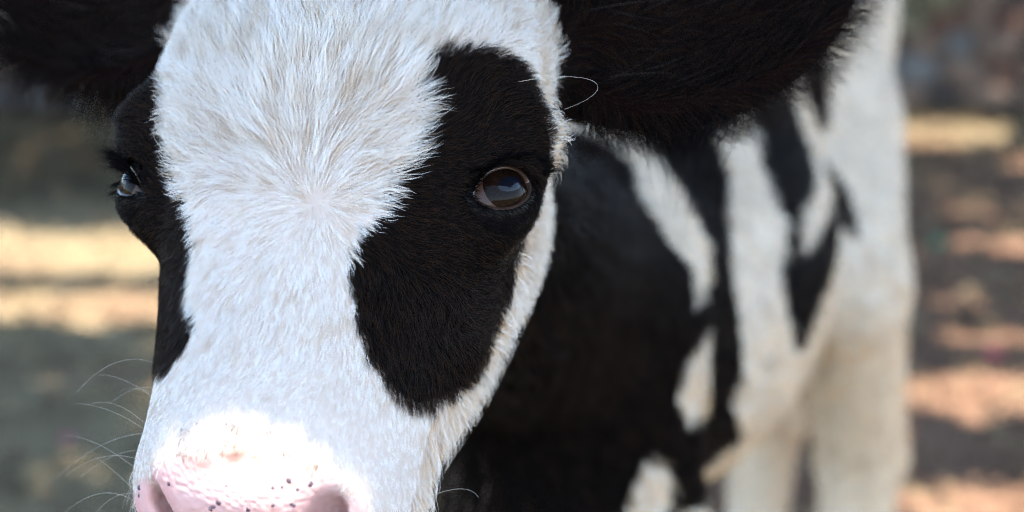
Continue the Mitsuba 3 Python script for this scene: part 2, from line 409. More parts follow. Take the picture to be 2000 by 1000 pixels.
def lid_mesh(s, t_rows, r_rows, n=96):
    ax, u, v = eye_frame(s)
    ph = np.arange(n) * 2 * math.pi / n
    c, sn = np.cos(ph), np.sin(ph)
    a0 = 0.84 * c + 0.02
    b0 = np.where(sn > 0, 0.43 if s > 0 else 0.26, 0.50 if s > 0 else 0.32) * np.sign(sn) * np.abs(sn) ** 1.3 * (1 - 0.12 * c)
    a1, b1 = 1.14 * c, 1.14 * sn
    rows = []
    for t, r in zip(t_rows, r_rows):
        a, b = a0 + (a1 - a0) * t, b0 + (b1 - b0) * t
        al = np.sqrt(a * a + b * b) + 1e-9
        rows.append((np.cos(al)[:, None] * ax + (np.sin(al) / al)[:, None] * (a[:, None] * u + b[:, None] * v)) * r * EYE_R)
    P = np.vstack(rows); f = []
    for k in range(len(t_rows) - 1):
        for j in range(n):
            j2 = (j + 1) % n
            f += [[k * n + j, (k + 1) * n + j, (k + 1) * n + j2], [k * n + j, (k + 1) * n + j2, k * n + j2]]
    return from_head(EYE_C[s] + P), np.array(f)


LID_V, LID_F = [], []
for s_, key in ((1, 'calf__eye'), (-1, 'calf__eye_001')):
    _ball = trimesh.creation.icosphere(4, EYE_R)
    scene[key] = mikit.ply((_ball.vertices + from_head(EYE_C[s_]), _ball.faces), 'eye_white', smooth=True)
    scene[key + '__iris'] = mikit.ply(dome(s_, 0.66, 0.62, EYE_R * 1.004, 0.08, 0.0, EYE_R * 0.05), 'eye_iris', smooth=True)
    scene[key + '__pupil'] = mikit.ply(dome(s_, 0.40, 0.26, EYE_R * 1.030, 0.08, 0.0, EYE_R * 0.035), 'eye_pupil', smooth=True)
    scene[key + '__lid_rim'] = mikit.ply(lid_mesh(s_, [0, -0.02, 0.02, 0.07], [0.985, 1.03, 1.065, 1.085]), 'lid_rim', smooth=True)
    lv, lf = lid_mesh(s_, [0.065, 0.12, 0.25, 0.45, 0.7, 0.9, 1.0], [1.075, 1.10, 1.125, 1.14, 1.145, 1.14, 1.11])
    scene[key + '__eyelid'] = mikit.ply((lv, lf), 'lid_skin', smooth=True)
    LID_V.append(lv); LID_F.append(lf)

# ---------------------------------------------------------------- hair
def unit(v):
    return v / (np.linalg.norm(v, axis=-1, keepdims=True) + 1e-12)


S_ = np.array([0, 0.25, 0.5, 0.75, 1.0])
TAPER = np.array([1.0, 0.95, 0.85, 0.55])


def strands(P, R, face, color, root=None):
    """hairs as tapered blades of seven triangles, rounded by their normals: P (n, 5, 3), R (n,), face (n, 3) the way they face, color (n, 3)"""
    n = len(P)
    t = unit(np.gradient(P, axis=1))
    f = face[:, None] + 0.7 * rng.normal(size=(n, 1, 3)); f = f - t * (f * t).sum(2, keepdims=True); f = unit(f)
    b = np.cross(t, f)
    w = (R[:, None] * TAPER[None])[..., None]
    lo, hi = P[:, :4] - b[:, :4] * w, P[:, :4] + b[:, :4] * w
    V_ = np.concatenate([lo, hi, P[:, 4:]], 1)                       # 9 per hair
    N_ = np.concatenate([unit(f[:, :4] - 0.9 * b[:, :4]), unit(f[:, :4] + 0.9 * b[:, :4]), f[:, 4:]], 1)
    F_ = []
    for k in range(3):
        F_ += [[k, 4 + k, 5 + k], [k, 5 + k, 1 + k]]
    F_.append([3, 7, 8])
    F_ = (np.array(F_)[None] + 9 * np.arange(n)[:, None, None]).reshape(-1, 3)
    c = np.repeat(color[:, None], 9, 1)
    if root is not None:                                             # the foot of a hair is a little darker and warmer than its tip
        g = np.array([0.75, 0.45, 0.2, 0, 0.75, 0.45, 0.2, 0, 0])[None, :, None]
        c = c * (1 - g) + c * root[None, None] * g
    return V_.reshape(-1, 3), F_, N_.reshape(-1, 3), c.reshape(-1, 3)


def add_hair(key, parts, bsdf):
    at, vs, fs, ns, cs = 0, [], [], [], []
    for v, f, n, c in parts:
        vs.append(v); fs.append(f + at); ns.append(n); cs.append(c); at += len(v)
    path = meshkit.write_ply((np.vstack(vs), np.vstack(fs)), False, None, np.vstack(cs), normals=np.vstack(ns))
    scene[key] = {'type': 'ply', 'filename': path, 'face_normals': False, 'bsdf': {'type': 'ref', 'id': bsdf}}


ROOT = np.array([0.86, 0.78, 0.70])


def sample(v, tri, nrm, weight, n):
    a = np.linalg.norm(np.cross(v[tri[:, 1]] - v[tri[:, 0]], v[tri[:, 2]] - v[tri[:, 0]]), axis=1) / 2
    w = a * weight[tri].mean(1); w /= w.sum()
    f = tri[rng.choice(len(tri), n, p=w)]
    x, y = rng.random(n), rng.random(n); fl = x + y > 1; x[fl], y[fl] = 1 - x[fl], 1 - y[fl]
    bc = np.stack([1 - x - y, x, y], 1)[..., None]
    return (v[f] * bc).sum(1), unit((nrm[f] * bc).sum(1))


WHORL = np.array([0.0162, 0.0346, -0.0223])


def flow(p, n, r, q, b, side):
    """hair direction (world, unit, tangent)"""
    # head: out from the whorl
    d = q - WHORL
    th = np.arctan2(q[:, 0], q[:, 1] + 0.06) * 0.085
    x, z = th - math.atan2(WHORL[0], WHORL[1] + 0.06) * 0.085, d[:, 2]
    rad = np.sqrt(x * x + z * z) + 1e-6
    swirl = 0.35 * np.exp(-rad / 0.02)
    dx, dz = x / rad + swirl * z / rad, z / rad - swirl * x / rad
    up = np.clip(z / 0.05, 0, 1)
    dz = dz + 0.35 * up * (np.abs(x) < 0.05) - 0.35 * np.clip(-z / 0.03, 0, 1)
    dx = dx + 1.1 * wob(q, 22, 25) + 1.3 * wob(q, 45, 21) + 0.9 * wob(q, 120, 22); dz = dz + 1.1 * wob(q, 22, 26) + 1.3 * wob(q, 45, 23) + 0.9 * wob(q, 120, 24)
    ang = np.arctan2(q[:, 0], q[:, 1] + 0.06)
    hd = np.stack([dx * np.cos(ang), -dx * np.sin(ang), dz], 1) @ HEAD_R.T
    out = hd
    # ears: outwards from the root
    for s in (1, -1):
        e = ear_coord(q, s); on = (r == 1) & (side == s)
        ed = np.stack([e[:, 0] - 0.015, e[:, 1] * 1.5 - 0.006, -0.1 + 0 * e[:, 0]], 1)
        ed = unit(ed) + 0.5 * np.stack([wob(q, 60, 31), wob(q, 60, 32), 0 * e[:, 0]], 1)
        out = np.where(on[:, None], ed @ ear_frame(s).T @ HEAD_R.T, out)
    # body: backwards and down; legs down
    leg = np.clip((0.46 - b[:, 2]) / 0.1, 0, 1)
    bd = np.stack([-0.75 * (1 - leg) + 0.9 * wob(b, 14, 41), 0.9 * wob(b, 14, 42), -0.75 - 0.5 * leg], 1)
    bd = bd @ BODY_R.T
    out = np.where((r == 2)[:, None], bd, out)
    out = out - n * (out * n).sum(1, keepdims=True)
    return unit(out)


def seen(p, n):
    """how much hair a place gets: full where it faces the front, less on the far side"""
    c = ((CAM - p) * n).sum(1) / np.linalg.norm(CAM - p, axis=1)
    return np.clip(0.35 + 1.2 * (c + 0.35), 0.2, 1.0)


def grow(p, n, L, lift, rad, clump, guide_gap, wave=0.10, stray=0.12):
    """control points of the strands, drawn together into locks"""
    r, q, b, side = region(p)
    t = flow(p, n, r, q, b, side)
    sd = np.cross(n, t)
    k = len(p)
    t = unit(t + stray * rng.normal(size=(k, 1)) * sd)
    ph = rng.random((k, 1)) * 6.28
    s = S_[None, :, None]
    Lk = L[:, None, None]
    phase = (ph + 30 * wob(p, 22, 51)[:, None])
    P = p[:, None] + Lk * (t[:, None] * s + n[:, None] * ((lift[:, None, None] * s) - 0.55 * lift[:, None, None] * s * s)
                          + sd[:, None] * (wave * np.sin(3.2 * S_[None, :] + phase) * np.clip(S_, 0, 2)[None])[..., None])
    P -= n[:, None] * 0.0003
    # locks
    cell = np.floor(p / guide_gap).astype(int)
    g = rng.choice(k, max(8, int(k * 0.06)), replace=False)
    tree = cKDTree(p[g])
    dist, near = tree.query(p)
    gi = g[near]
    w = clump[:, None] * np.clip(S_, 0, 1)[None] ** 1.3 * np.exp(-(dist / (guide_gap * 2)) ** 2)[:, None]
    P = P + w[..., None] * (P[gi] - P)
    grow.lock = rng.random(k)[gi]
    return P, rad


FAST = 1.0
# --- head, ears
w_head = np.where((reg < 2) & (pinkw < 0.3), 1.0, 0.0) * seen(V, N)
w_head *= np.where(reg == 1, 0.45, 1.0) * np.where((reg == 0) & (Q[:, 1] < -0.075), 0.35, 1.0)
pH, nH = sample(V, TRI, N, w_head, int(200000 * FAST))
qH = to_head(pH)
keep = (nose_mask(qH) < rng.random(len(pH)) * 0.9 + 0.05)
for s_ in (1, -1):                                   # none on the eye opening
    keep &= np.linalg.norm(qH - EYE_C[s_], axis=1) > EYE_R * 1.14
pH, nH = pH[keep], nH[keep]
bl, r_, q_, b_, sd_ = is_black(pH)
fore = np.clip((q_[:, 2] + 0.025) / 0.02, 0, 1) * np.clip(1 - (np.abs(q_[:, 0]) - 0.055) / 0.03, 0, 1)
cheek = np.clip((np.abs(np.arctan2(q_[:, 0], q_[:, 1] + 0.06)) - 1.0) / 0.3, 0, 1)
muz = np.clip((-0.070 - q_[:, 2]) / 0.03, 0, 1)
Lh = 0.0070 + 0.0105 * fore + 0.004 * cheek * (1 - muz) - 0.0035 * muz
Lh = np.where(bl & (r_ == 0), 0.0075, Lh)
deye = np.minimum(np.linalg.norm(q_ - EYE_C[1], axis=1), np.linalg.norm(q_ - EYE_C[-1], axis=1))
Lh *= np.where(deye < 0.034, 0.55, 1.0)
ear = r_ == 1
eo = np.zeros(len(pH))
for s_ in (1, -1):
    e = ear_coord(q_, s_); on = ear & (sd_ == s_)
    rim = np.clip((ell(e.astype(np.float32), [0.070, -0.006, 0], [0.080, 0.066, 0.30]) + 0.016) / 0.012, 0, 1)
    eo = np.where(on, rim, eo)
Lh = np.where(ear, 0.013 + 0.013 * eo, Lh)
side_ = np.clip((np.abs(np.arctan2(q_[:, 0], q_[:, 1] + 0.06)) - 0.85) / 0.25, 0, 1) * (r_ == 0)
ruff = side_ * np.clip((q_[:, 2] + 0.07) / 0.03, 0, 1) * np.clip((0.045 - q_[:, 2]) / 0.02, 0, 1) * ~bl
Lh = Lh * (1 - 0.30 * side_ * ~bl) + 0.001 * ruff
Lh *= rng.uniform(0.65, 1.25, len(Lh))
spiky = (side_ > 0.5) & ~bl & (r_ == 0) & (rng.random(len(Lh)) < 0.22)
Lh = np.where(spiky, 0.012, Lh)
lift = np.where(ear, 0.45, np.where(bl, 0.50, 0.32 + 0.10 * fore + 0.20 * side_ + 0.15 * ruff + 0.5 * spiky))
radH = np.where(bl | ear, 0.00010, 0.00010)
clump = np.where(ear, 0.55, np.where(bl, 0.35, 0.40 + 0.25 * fore))
P, R = grow(pH, nH, Lh, lift, radH, clump, 0.0035, 0.14, 0.22)
u_ = rng.random(len(pH))
cn = wob(q_, 75, 61) + 0.28 * fore - 0.12 * (1 - fore)
under = u_ < 0.30
P[under & ~bl] = pH[under & ~bl][:, None] + (P[under & ~bl] - pH[under & ~bl][:, None]) * 0.55
tone = np.where(bl, np.where(u_ < 0.5, 'black', 'brown'), np.where(under, np.where(u_ < 0.12, 'tan', 'cream'), np.where(0.5 * u_ + grow.lock < 0.62 + 0.9 * cn, 'ivory', 'white')))
tone = np.where(~bl & ~under & (grow.lock < 0.10 + 0.5 * cn) & (u_ < 0.8), np.where((fore > 0.3) & (u_ < 0.42), 'tan', 'cream'), tone)
tone = np.where(~bl & (u_ > 0.955) & (fore > 0.3), 'tan', tone)
tone = np.where((side_ > 0.5) & ~bl & ~ear & (u_ < 0.62), np.where(u_ < 0.3, 'stained', 'cream'), tone)  # warm tones on the cheek sides paint in light bounced off the ground
mdirt = (np.abs(q_[:, 2] + 0.1115 + 0.10 * np.abs(q_[:, 0])) < 0.0065) & ~bl & (q_[:, 1] > -0.02) & (np.abs(q_[:, 0] - 0.002) < 0.027)
tone = np.where(mdirt & (u_ < 0.62 + 2.2 * wob(q_, 110, 62)), np.where(u_ < 0.2, 'tan', 'dirt'), tone)
tone = np.where(ear, np.where(u_ < 0.6, 'black', 'brown'), tone)
tone = np.where(ear & (sd_ == -1) & (eo > 0.6) & (u_ > 0.94), np.where(u_ > 0.97, 'ash', 'dun'), tone)  # a few pale rim hairs paint in the backlight on this ear


def tint(tone, n):
    c = np.array([HAIR[t] for t in tone]) * rng.uniform(0.92, 1.06, (n, 1))
    return np.clip(c, 0, 0.92)


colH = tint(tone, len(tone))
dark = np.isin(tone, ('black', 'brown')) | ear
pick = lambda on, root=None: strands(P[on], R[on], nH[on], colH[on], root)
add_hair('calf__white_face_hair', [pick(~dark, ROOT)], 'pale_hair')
add_hair('calf__black_face_hair', [pick(dark & ~ear)], 'face_dark_hair')
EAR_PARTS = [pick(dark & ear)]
# --- eyelid hair
for i, (lv, lf) in enumerate(zip(LID_V, LID_F)):
    ln = np.zeros_like(lv); fn = np.cross(lv[lf[:, 1]] - lv[lf[:, 0]], lv[lf[:, 2]] - lv[lf[:, 0]])
    for k_ in range(3):
        np.add.at(ln, lf[:, k_], fn)
    ln = unit(ln); ctr = from_head(EYE_C[(1, -1)[i]])
    ln *= np.sign(((lv - ctr) * ln).sum(1, keepdims=True))
    wl = np.ones(len(lv)); wl[:96 * 2] = 0.15
    p, n = sample(lv, lf, ln, wl, 3500)
    P, R = grow(p, n, rng.uniform(0.003, 0.0055, len(p)), np.full(len(p), 0.25), np.full(len(p), 0.00009), np.full(len(p), 0.3), 0.003)
    add_hair(('calf__eye__lid_hair', 'calf__eye_001__lid_hair')[i], [strands(P, R, n, np.tile(HAIR['black'], (len(P), 1)))], 'dark_hair')
# --- neck, trunk, legs
w_body = np.where(reg == 2, 1.0, 0.0) * seen(V, N) * np.where(V[:, 2] < 0.20, 0.4, 1.0) * (V[:, 2] > 0.05)
pB, nB = sample(V, TRI, N, w_body, int(110000 * FAST))
r_, q_, b_, sd_ = region(pB)
bl = is_black(pB + flow(pB, nB, r_, q_, b_, sd_) * (0.014 * rng.uniform(0.35, 0.9, (len(pB), 1))))[0]
dcam = np.linalg.norm(pB - CAM, axis=1)
Lb = (0.017 + 0.008 * np.clip((b_[:, 0] - 0.30) / 0.15, 0, 1)) * np.where(b_[:, 2] < 0.42, 0.7, 1.0) * np.where(b_[:, 0] < -0.22, 0.7, 1.0) * rng.uniform(0.7, 1.25, len(pB))
radB = np.clip(0.00016 + 0.00022 * (dcam - 0.85), 0.00016, 0.00045)
P, R = grow(pB, nB, Lb, np.full(len(pB), 0.35), radB, np.full(len(pB), 0.75), 0.016, 0.10, 0.16)
lockB = grow.lock
u_ = rng.random(len(pB))
st = np.clip((0.60 - b_[:, 2]) / 0.16, 0, 0.26) + np.clip((0.47 - b_[:, 2]) / 0.06, 0, 0.45) + 0.8 * wob(b_, 9, 71)  # lower coat warmed for real stain and for painted ground bounce
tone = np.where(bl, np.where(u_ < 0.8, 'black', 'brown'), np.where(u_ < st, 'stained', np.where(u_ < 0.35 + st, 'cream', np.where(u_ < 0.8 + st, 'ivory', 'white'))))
dew = bl & (np.linalg.norm((b_ - [0.44, -0.025, 0.535]) / [1, 0.6, 1.0], axis=1) < 0.03 + 0.05 * rng.random(len(b_)))
tone = np.where(dew & (u_ < 0.28), 'dun', tone)
tone = np.where(dew & (u_ < 0.16 * lockB ** 2), 'ash', tone)
dark = np.isin(tone, ('black', 'brown', 'dun', 'ash'))
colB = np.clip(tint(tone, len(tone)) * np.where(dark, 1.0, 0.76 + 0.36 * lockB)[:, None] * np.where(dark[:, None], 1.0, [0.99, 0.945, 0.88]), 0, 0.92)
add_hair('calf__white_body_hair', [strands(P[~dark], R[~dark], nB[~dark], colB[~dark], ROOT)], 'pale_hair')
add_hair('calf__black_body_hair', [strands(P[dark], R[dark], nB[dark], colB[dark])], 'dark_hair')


def tube(P, r0, r1, n=4):
    P = np.asarray(P); t = unit(np.gradient(P, axis=0)); a = unit(np.cross(t, [0.31, 0.2, 0.93])); b = np.cross(t, a)
    r = np.linspace(r0, r1, len(P))[:, None, None]; ph = np.arange(n) * 2 * math.pi / n
    v = (P[:, None] + r * (np.cos(ph)[None, :, None] * a[:, None] + np.sin(ph)[None, :, None] * b[:, None])).reshape(-1, 3)
    i, j = np.meshgrid(np.arange(len(P) - 1), np.arange(n), indexing='ij'); o = (i * n + j).ravel(); o2 = (i * n + (j + 1) % n).ravel()
    return v, np.stack([o, o2, o2 + n, o + n], 1)


scene['whisker_hair'] = {'type': 'twosided', 'b': {'type': 'principled', 'base_color': rgb((0.62, 0.57, 0.49)), 'roughness': 0.4, 'specular': 0.5}}
rw = np.random.default_rng(23)
nw = 0
for s_, cnt in ((-1, 13), (1, 3)):
    ok = np.where((reg == 0) & (Q[:, 2] < -0.070) & (Q[:, 2] > -0.132) & (Q[:, 0] * s_ > 0.036) & (Q[:, 1] > -0.045) & (Q[:, 1] < (0.0 if s_ < 0 else 0.012)) & ((s_ < 0) | (Q[:, 2] < -0.10)))[0]
    for i in rw.choice(ok, cnt, replace=False):
        L = rw.uniform(0.018, 0.050); u = np.linspace(0, 1, 12)[:, None]
        d = unit(np.array([s_ * 1.0, rw.uniform(-0.1, 0.5), rw.uniform(-0.1, 0.7)])); bend = np.array([s_ * rw.uniform(-0.5, 0.1), rw.uniform(-0.3, 0.2), -rw.uniform(0.3, 1.3)])
        P = from_head(Q[i] + L * (d * u + 0.55 * bend * u ** 2.2))
        key = 'calf__whisker' if nw == 0 else f'calf__whisker_{nw:03d}'; nw += 1
        scene[key] = mikit.ply(tube(P, 0.00007, 0.00003), 'whisker_hair', smooth=True)
# one long white hair over the brow, bent round in front of the ear
u = np.linspace(0, 1, 24)[:, None]
i = np.argmin(np.linalg.norm(Q - [0.073, 0.002, 0.034], axis=1))
key = f'calf__whisker_{nw:03d}'; nw += 1
a_ = u * 2.35
scene[key] = mikit.ply(tube(from_head(Q[i] + np.array([-0.004, 0.004, 0.0]) + np.hstack([0.037 * np.sin(a_), 0.012 * u, -0.013 * (1 - np.cos(a_)) + 0.006 * np.sin(a_)])), 0.00009, 0.00004), 'whisker_hair', smooth=True)

# eyelashes
for s_, key in ((1, 'calf__eye__eyelash'), (-1, 'calf__eye_001__eyelash')):
    ax, eu, ev = eye_frame(s_)
    vv, _ = lid_mesh(s_, [0.05], [1.10])
    vv = to_head(vv) - EYE_C[s_]
    ids, dirs, ln = [], [], []
    for k in range(420):
        phi = math.radians(rw.uniform(-5, 165)); i = int(phi / (2 * math.pi) * 96) % 96
        ids.append(i); w = 0.5 + 0.5 * math.cos(phi - 0.7)
        dirs.append(ax * 0.75 + eu * (0.55 * math.cos(phi) + 0.45) + ev * 0.25 + rw.normal(size=3) * 0.12); ln.append(rw.uniform(0.008, 0.013) * (0.6 + 0.9 * w))
    for k in range(70):
        phi = math.radians(rw.uniform(200, 340)); i = int(phi / (2 * math.pi) * 96) % 96
        ids.append(i); dirs.append(ax * 0.9 + eu * 0.5 * math.cos(phi) - ev * 0.5 + rw.normal(size=3) * 0.12); ln.append(rw.uniform(0.003, 0.006))
    rt, d, ln = vv[ids], unit(np.array(dirs)), np.array(ln)[:, None, None]
    st_ = S_[None, :, None]
    P = from_head(EYE_C[s_] + rt[:, None] + ln * (d[:, None] * st_ + (np.array([0, 0, -0.30]) - 0.1 * ax)[None, None] * st_ ** 2))
    add_hair(key, [strands(P, np.full(len(P), 0.00016), np.tile(HEAD_R @ ax, (len(P), 1)), np.tile(HAIR['black'], (len(P), 1)))], 'dark_hair')
    labels[key] = {'kind': 'stuff'}

# long wisps hanging from the lower edge of the ears
for s_, n_ in ((1, 220), (-1, 60)):
    e_all = ear_coord(Q, s_)
    ok = np.where((reg == 1) & (SIDE == s_) & (e_all[:, 0] > 0.018) & (e_all[:, 0] < 0.075) & (e_all[:, 1] * s_ > 0.048))[0]
    i = rw.choice(ok, n_); L = rw.uniform(0.014, 0.040, n_)[:, None, None] * np.where(rw.random(n_) < 0.12, 1.5, 1.0)[:, None, None]
    al = ear_frame(s_)[:, 0]
    d = unit(np.array([0, 0.25, -1.0])[None] + al * rw.uniform(-0.35, 0.35, (n_, 1)) + rw.normal(size=(n_, 3)) * 0.15)
    P = Q[i][:, None] + L * (d[:, None] * S_[None, :, None] + (rw.normal(size=(n_, 1, 3)) * 0.12 + [0, 0, -0.1]) * S_[None, :, None] ** 2)
    tuft = rw.integers(0, 7, n_)
    for t in range(7):                                             # tips drawn together
        on = tuft == t
        if on.sum() > 1:
            c = P[on].mean(0, keepdims=True)
            P[on] += (0.75 * np.clip(S_, 0, 1) ** 1.2)[None, :, None] * (c - P[on]) * [1, 1, 0.25]
    P = from_head(P.reshape(-1, 3)).reshape(P.shape)
    EAR_PARTS.append(strands(P, np.full(n_, 0.00013), np.tile(-FWD, (n_, 1)), np.tile(HAIR['black'], (n_, 1))))
for s_, n_ in ((1, 46), (-1, 24)):
    e_all = ear_coord(Q, s_)
    ok = np.where((reg == 1) & (SIDE == s_) & (e_all[:, 0] > 0.02) & (e_all[:, 0] < 0.10) & (np.abs(e_all[:, 1]) < 0.040) & ((N @ (HEAD_R @ ear_frame(s_)[:, 2])) > 0.3))[0]
    i = rw.choice(ok, n_); E_ = ear_frame(s_); L = rw.uniform(0.018, 0.042, n_)[:, None, None]
    d = unit(E_[:, 0] * 0.9 + E_[:, 1] * rw.uniform(0.1, 0.7, (n_, 1)) * s_ + E_[:, 2] * rw.uniform(0.2, 0.5, (n_, 1)))
    P = Q[i][:, None] + L * (d[:, None] * S_[None, :, None] + (rw.normal(size=(n_, 1, 3)) * 0.15) * S_[None, :, None] ** 2)
    P = from_head(P.reshape(-1, 3)).reshape(P.shape)
    EAR_PARTS.append(strands(P, np.full(n_, 0.00010), np.tile(-FWD, (n_, 1)), np.tile([0.035, 0.031, 0.030], (n_, 1)) * rw.uniform(0.4, 1.5, (n_, 1))))
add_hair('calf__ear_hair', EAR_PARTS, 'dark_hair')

# dark freckles on the nose
scene['freckle_skin'] = {'type': 'twosided', 'b': {'type': 'principled', 'base_color': rgb((0.085, 0.060, 0.085)), 'roughness': 0.4, 'specular': 0.5}}
nf = 0
kd = cKDTree(Q)
for (x, y, z, r) in [(-0.0095, 0.0164, -0.1354, 1.1), (-0.0047, 0.0164, -0.1359, 1.2), (-0.0105, 0.0137, -0.1372, 1.1), (0.0063, 0.0163, -0.1361, 1.1), (0.0153, 0.0162, -0.1337, 0.9),
                     (0.0211, 0.0148, -0.1325, 0.8), (0.0211, 0.0126, -0.1345, 0.8), (0.0208, 0.0190, -0.1269, 1.2), (0.0290, 0.0146, -0.1260, 1.3), (0.0244, 0.0158, -0.1290, 0.8),
                     (0.0173, 0.0188, -0.1296, 0.7), (-0.0018, 0.0215, -0.1301, 0.6), (-0.0277, 0.0149, -0.1271, 0.9), (-0.0384, 0.0014, -0.1221, 0.8), (-0.0485, -0.0057, -0.1246, 1.3),
                     (-0.0488, -0.0073, -0.1268, 0.8), (0.0155, 0.0207, -0.1274, 0.8), (0.002, 0.012, -0.139, 0.9), (0.010, 0.010, -0.141, 1.0), (-0.016, 0.009, -0.140, 0.8)]:
    i = kd.query([x, y, z])[1]
    n = N[i]; a = unit(np.cross(n, [0.2, 0.1, 0.9])); b = np.cross(n, a); ph = np.arange(9) * 2 * math.pi / 9
    rr = 0.00085 * r * (1 + 0.25 * rw.normal(size=9))
    ring = V[i] + n * 0.0001 + rr[:, None] * (np.cos(ph)[:, None] * a + np.sin(ph)[:, None] * b)
    v = np.vstack([V[i] + n * 0.00045, ring, ring - n * 0.0006])
    k = np.arange(9); k2 = (k + 1) % 9
    f = np.vstack([np.stack([0 * k, 1 + k, 1 + k2], 1), np.stack([1 + k, 10 + k, 10 + k2], 1), np.stack([1 + k, 10 + k2, 1 + k2], 1)])
    scene['calf__freckle' if nf == 0 else f'calf__freckle_{nf:03d}'] = mikit.ply((v, f), 'freckle_skin', smooth=True); nf += 1

for k_ in ('white_face_hair', 'black_face_hair', 'ear_hair', 'white_body_hair', 'black_body_hair', 'eye__lid_hair', 'eye_001__lid_hair'):
    labels['calf__' + k_] = {'kind': 'stuff'}

# ---------------------------------------------------------------- ground
def soil_color(p, n, uv):
    a = mikit.fbm(p.x * 1.3, p.y * 1.3, 0.0, 3)
    b = mikit.fbm(p.x * 9.0 + 3, p.y * 9.0, 4.0, 3)
    c = mikit.noise(p.x * 60, p.y * 60, 9.0)
    straw = mikit.smoothstep(0.42, 0.62, a + 0.34 * mikit.smoothstep(3.15, 3.55, p.y) * mikit.smoothstep(0.6, -0.2, p.x))
    base = mikit.mix((0.116, 0.068, 0.047), (0.215, 0.137, 0.098), b)
    dry = mikit.mix((0.140, 0.109, 0.067), (0.290, 0.246, 0.160), b)
    col = mikit.mix(base, dry, straw)
    painted_shade = mikit.smoothstep(-0.3, -0.7, p.x + 0.25 * (b - 0.5)) * mikit.smoothstep(4.55, 4.95, p.y + 0.5 * (a - 0.5))  # far left ground darkened in colour to stand for deep shade there
    return col * (0.65 + 0.7 * c) * (1 - 0.74 * painted_shade)


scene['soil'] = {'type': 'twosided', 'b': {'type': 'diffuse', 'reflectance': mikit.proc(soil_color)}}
gx = np.concatenate([[-60, -20, -8], np.linspace(-3.5, 3.5, 141), [8, 20, 60]])
gy = np.concatenate([[-60, -20, -6, -2], np.linspace(0.0, 7.0, 141), [12, 30, 60]])
GX, GY = np.meshgrid(gx, gy, indexing='ij')
gp = np.stack([GX, GY, 0 * GX], -1).reshape(-1, 3)
gp[:, 2] = -0.015 + 0.030 * (meshkit.fbm(gp * [1.1, 1.1, 0], 3, 5) - 0.5) + 0.02 * (meshkit.fbm(gp * [7, 7, 0], 3, 6) - 0.5)
i_, j_ = np.meshgrid(np.arange(len(gx) - 1), np.arange(len(gy) - 1), indexing='ij')
o_ = (i_ * len(gy) + j_).ravel()
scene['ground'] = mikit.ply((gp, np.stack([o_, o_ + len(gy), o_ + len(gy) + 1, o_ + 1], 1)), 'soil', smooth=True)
labels['ground'] = {'label': 'dry brown earth ground dappled with sunlight behind the calf', 'category': 'ground', 'kind': 'structure'}

# litter on the ground: bits of straw and crumbs nobody could count
LT = {'straw_litter': ((0.24, 0.19, 0.115), 6000, 'thin bits of dry straw scattered over the earth'), 'crumbled_earth': ((0.13, 0.09, 0.065), 2500, 'small crumbs of brown earth lying on the ground')}
for key, (col, cnt, lab) in LT.items():
    scene[key + '_material'] = {'type': 'twosided', 'b': {'type': 'diffuse', 'reflectance': rgb(col)}}
    x, y = rng.uniform(-2.0, 2.0, cnt), rng.uniform(2.3, 6.2, cnt)
    vs, fs = [], []
    if key == 'straw_litter':
        a, l, w = rng.uniform(0, 6.28, cnt), rng.uniform(0.02, 0.07, cnt), rng.uniform(0.001, 0.0025, cnt)
        z = rng.uniform(0.004, 0.014, cnt)
        c, s_ = np.cos(a), np.sin(a)
        pts = []
        for u, v, h in ((-1, -1, 0), (1, -1, 1), (1, 1, 1), (-1, 1, 0)):
            pts.append(np.stack([x + c * l * u / 2 - s_ * w * v, y + s_ * l * u / 2 + c * w * v, z + 0.012 * h * rng.random(cnt)], 1))
        vs = np.stack(pts, 1).reshape(-1, 3); fs = np.arange(cnt * 4).reshape(-1, 4)
    else:
        ico = trimesh.creation.icosphere(0)
        r = rng.uniform(0.004, 0.013, cnt) ** 1.0
        vs = (ico.vertices[None] * r[:, None, None] * rng.uniform(0.6, 1.2, (cnt, 12, 1)) * [1, 1, 0.7] + np.stack([x, y, r * 0.2], 1)[:, None]).reshape(-1, 3)
        fs = (ico.faces[None] + 12 * np.arange(cnt)[:, None, None]).reshape(-1, 3)
    scene[key] = mikit.ply((vs, fs), key + '_material')
    labels[key] = {'label': lab, 'category': 'litter', 'kind': 'stuff'}


def petal_mesh(l, w, cup, seed):
    """a small curved petal or leaf, cupped and pointed"""
    r_ = np.random.default_rng(seed); nu, nv = 7, 5
    u, v = np.meshgrid(np.linspace(0, 1, nu), np.linspace(-1, 1, nv), indexing='ij')
    half = w * np.sin(np.pi * u ** 0.8) ** 0.8 * 0.5
    p = np.stack([(u - 0.5) * l, v * half, cup * (v * v * half / w + 0.5 * (u - 0.4) ** 2) + 0.003 * r_.random()], -1).reshape(-1, 3)
    i, j = np.meshgrid(np.arange(nu - 1), np.arange(nv - 1), indexing='ij'); o = (i * nv + j).ravel()
    top = np.stack([o, o + nv, o + nv + 1, o + 1], 1)
    return p, np.vstack([top])


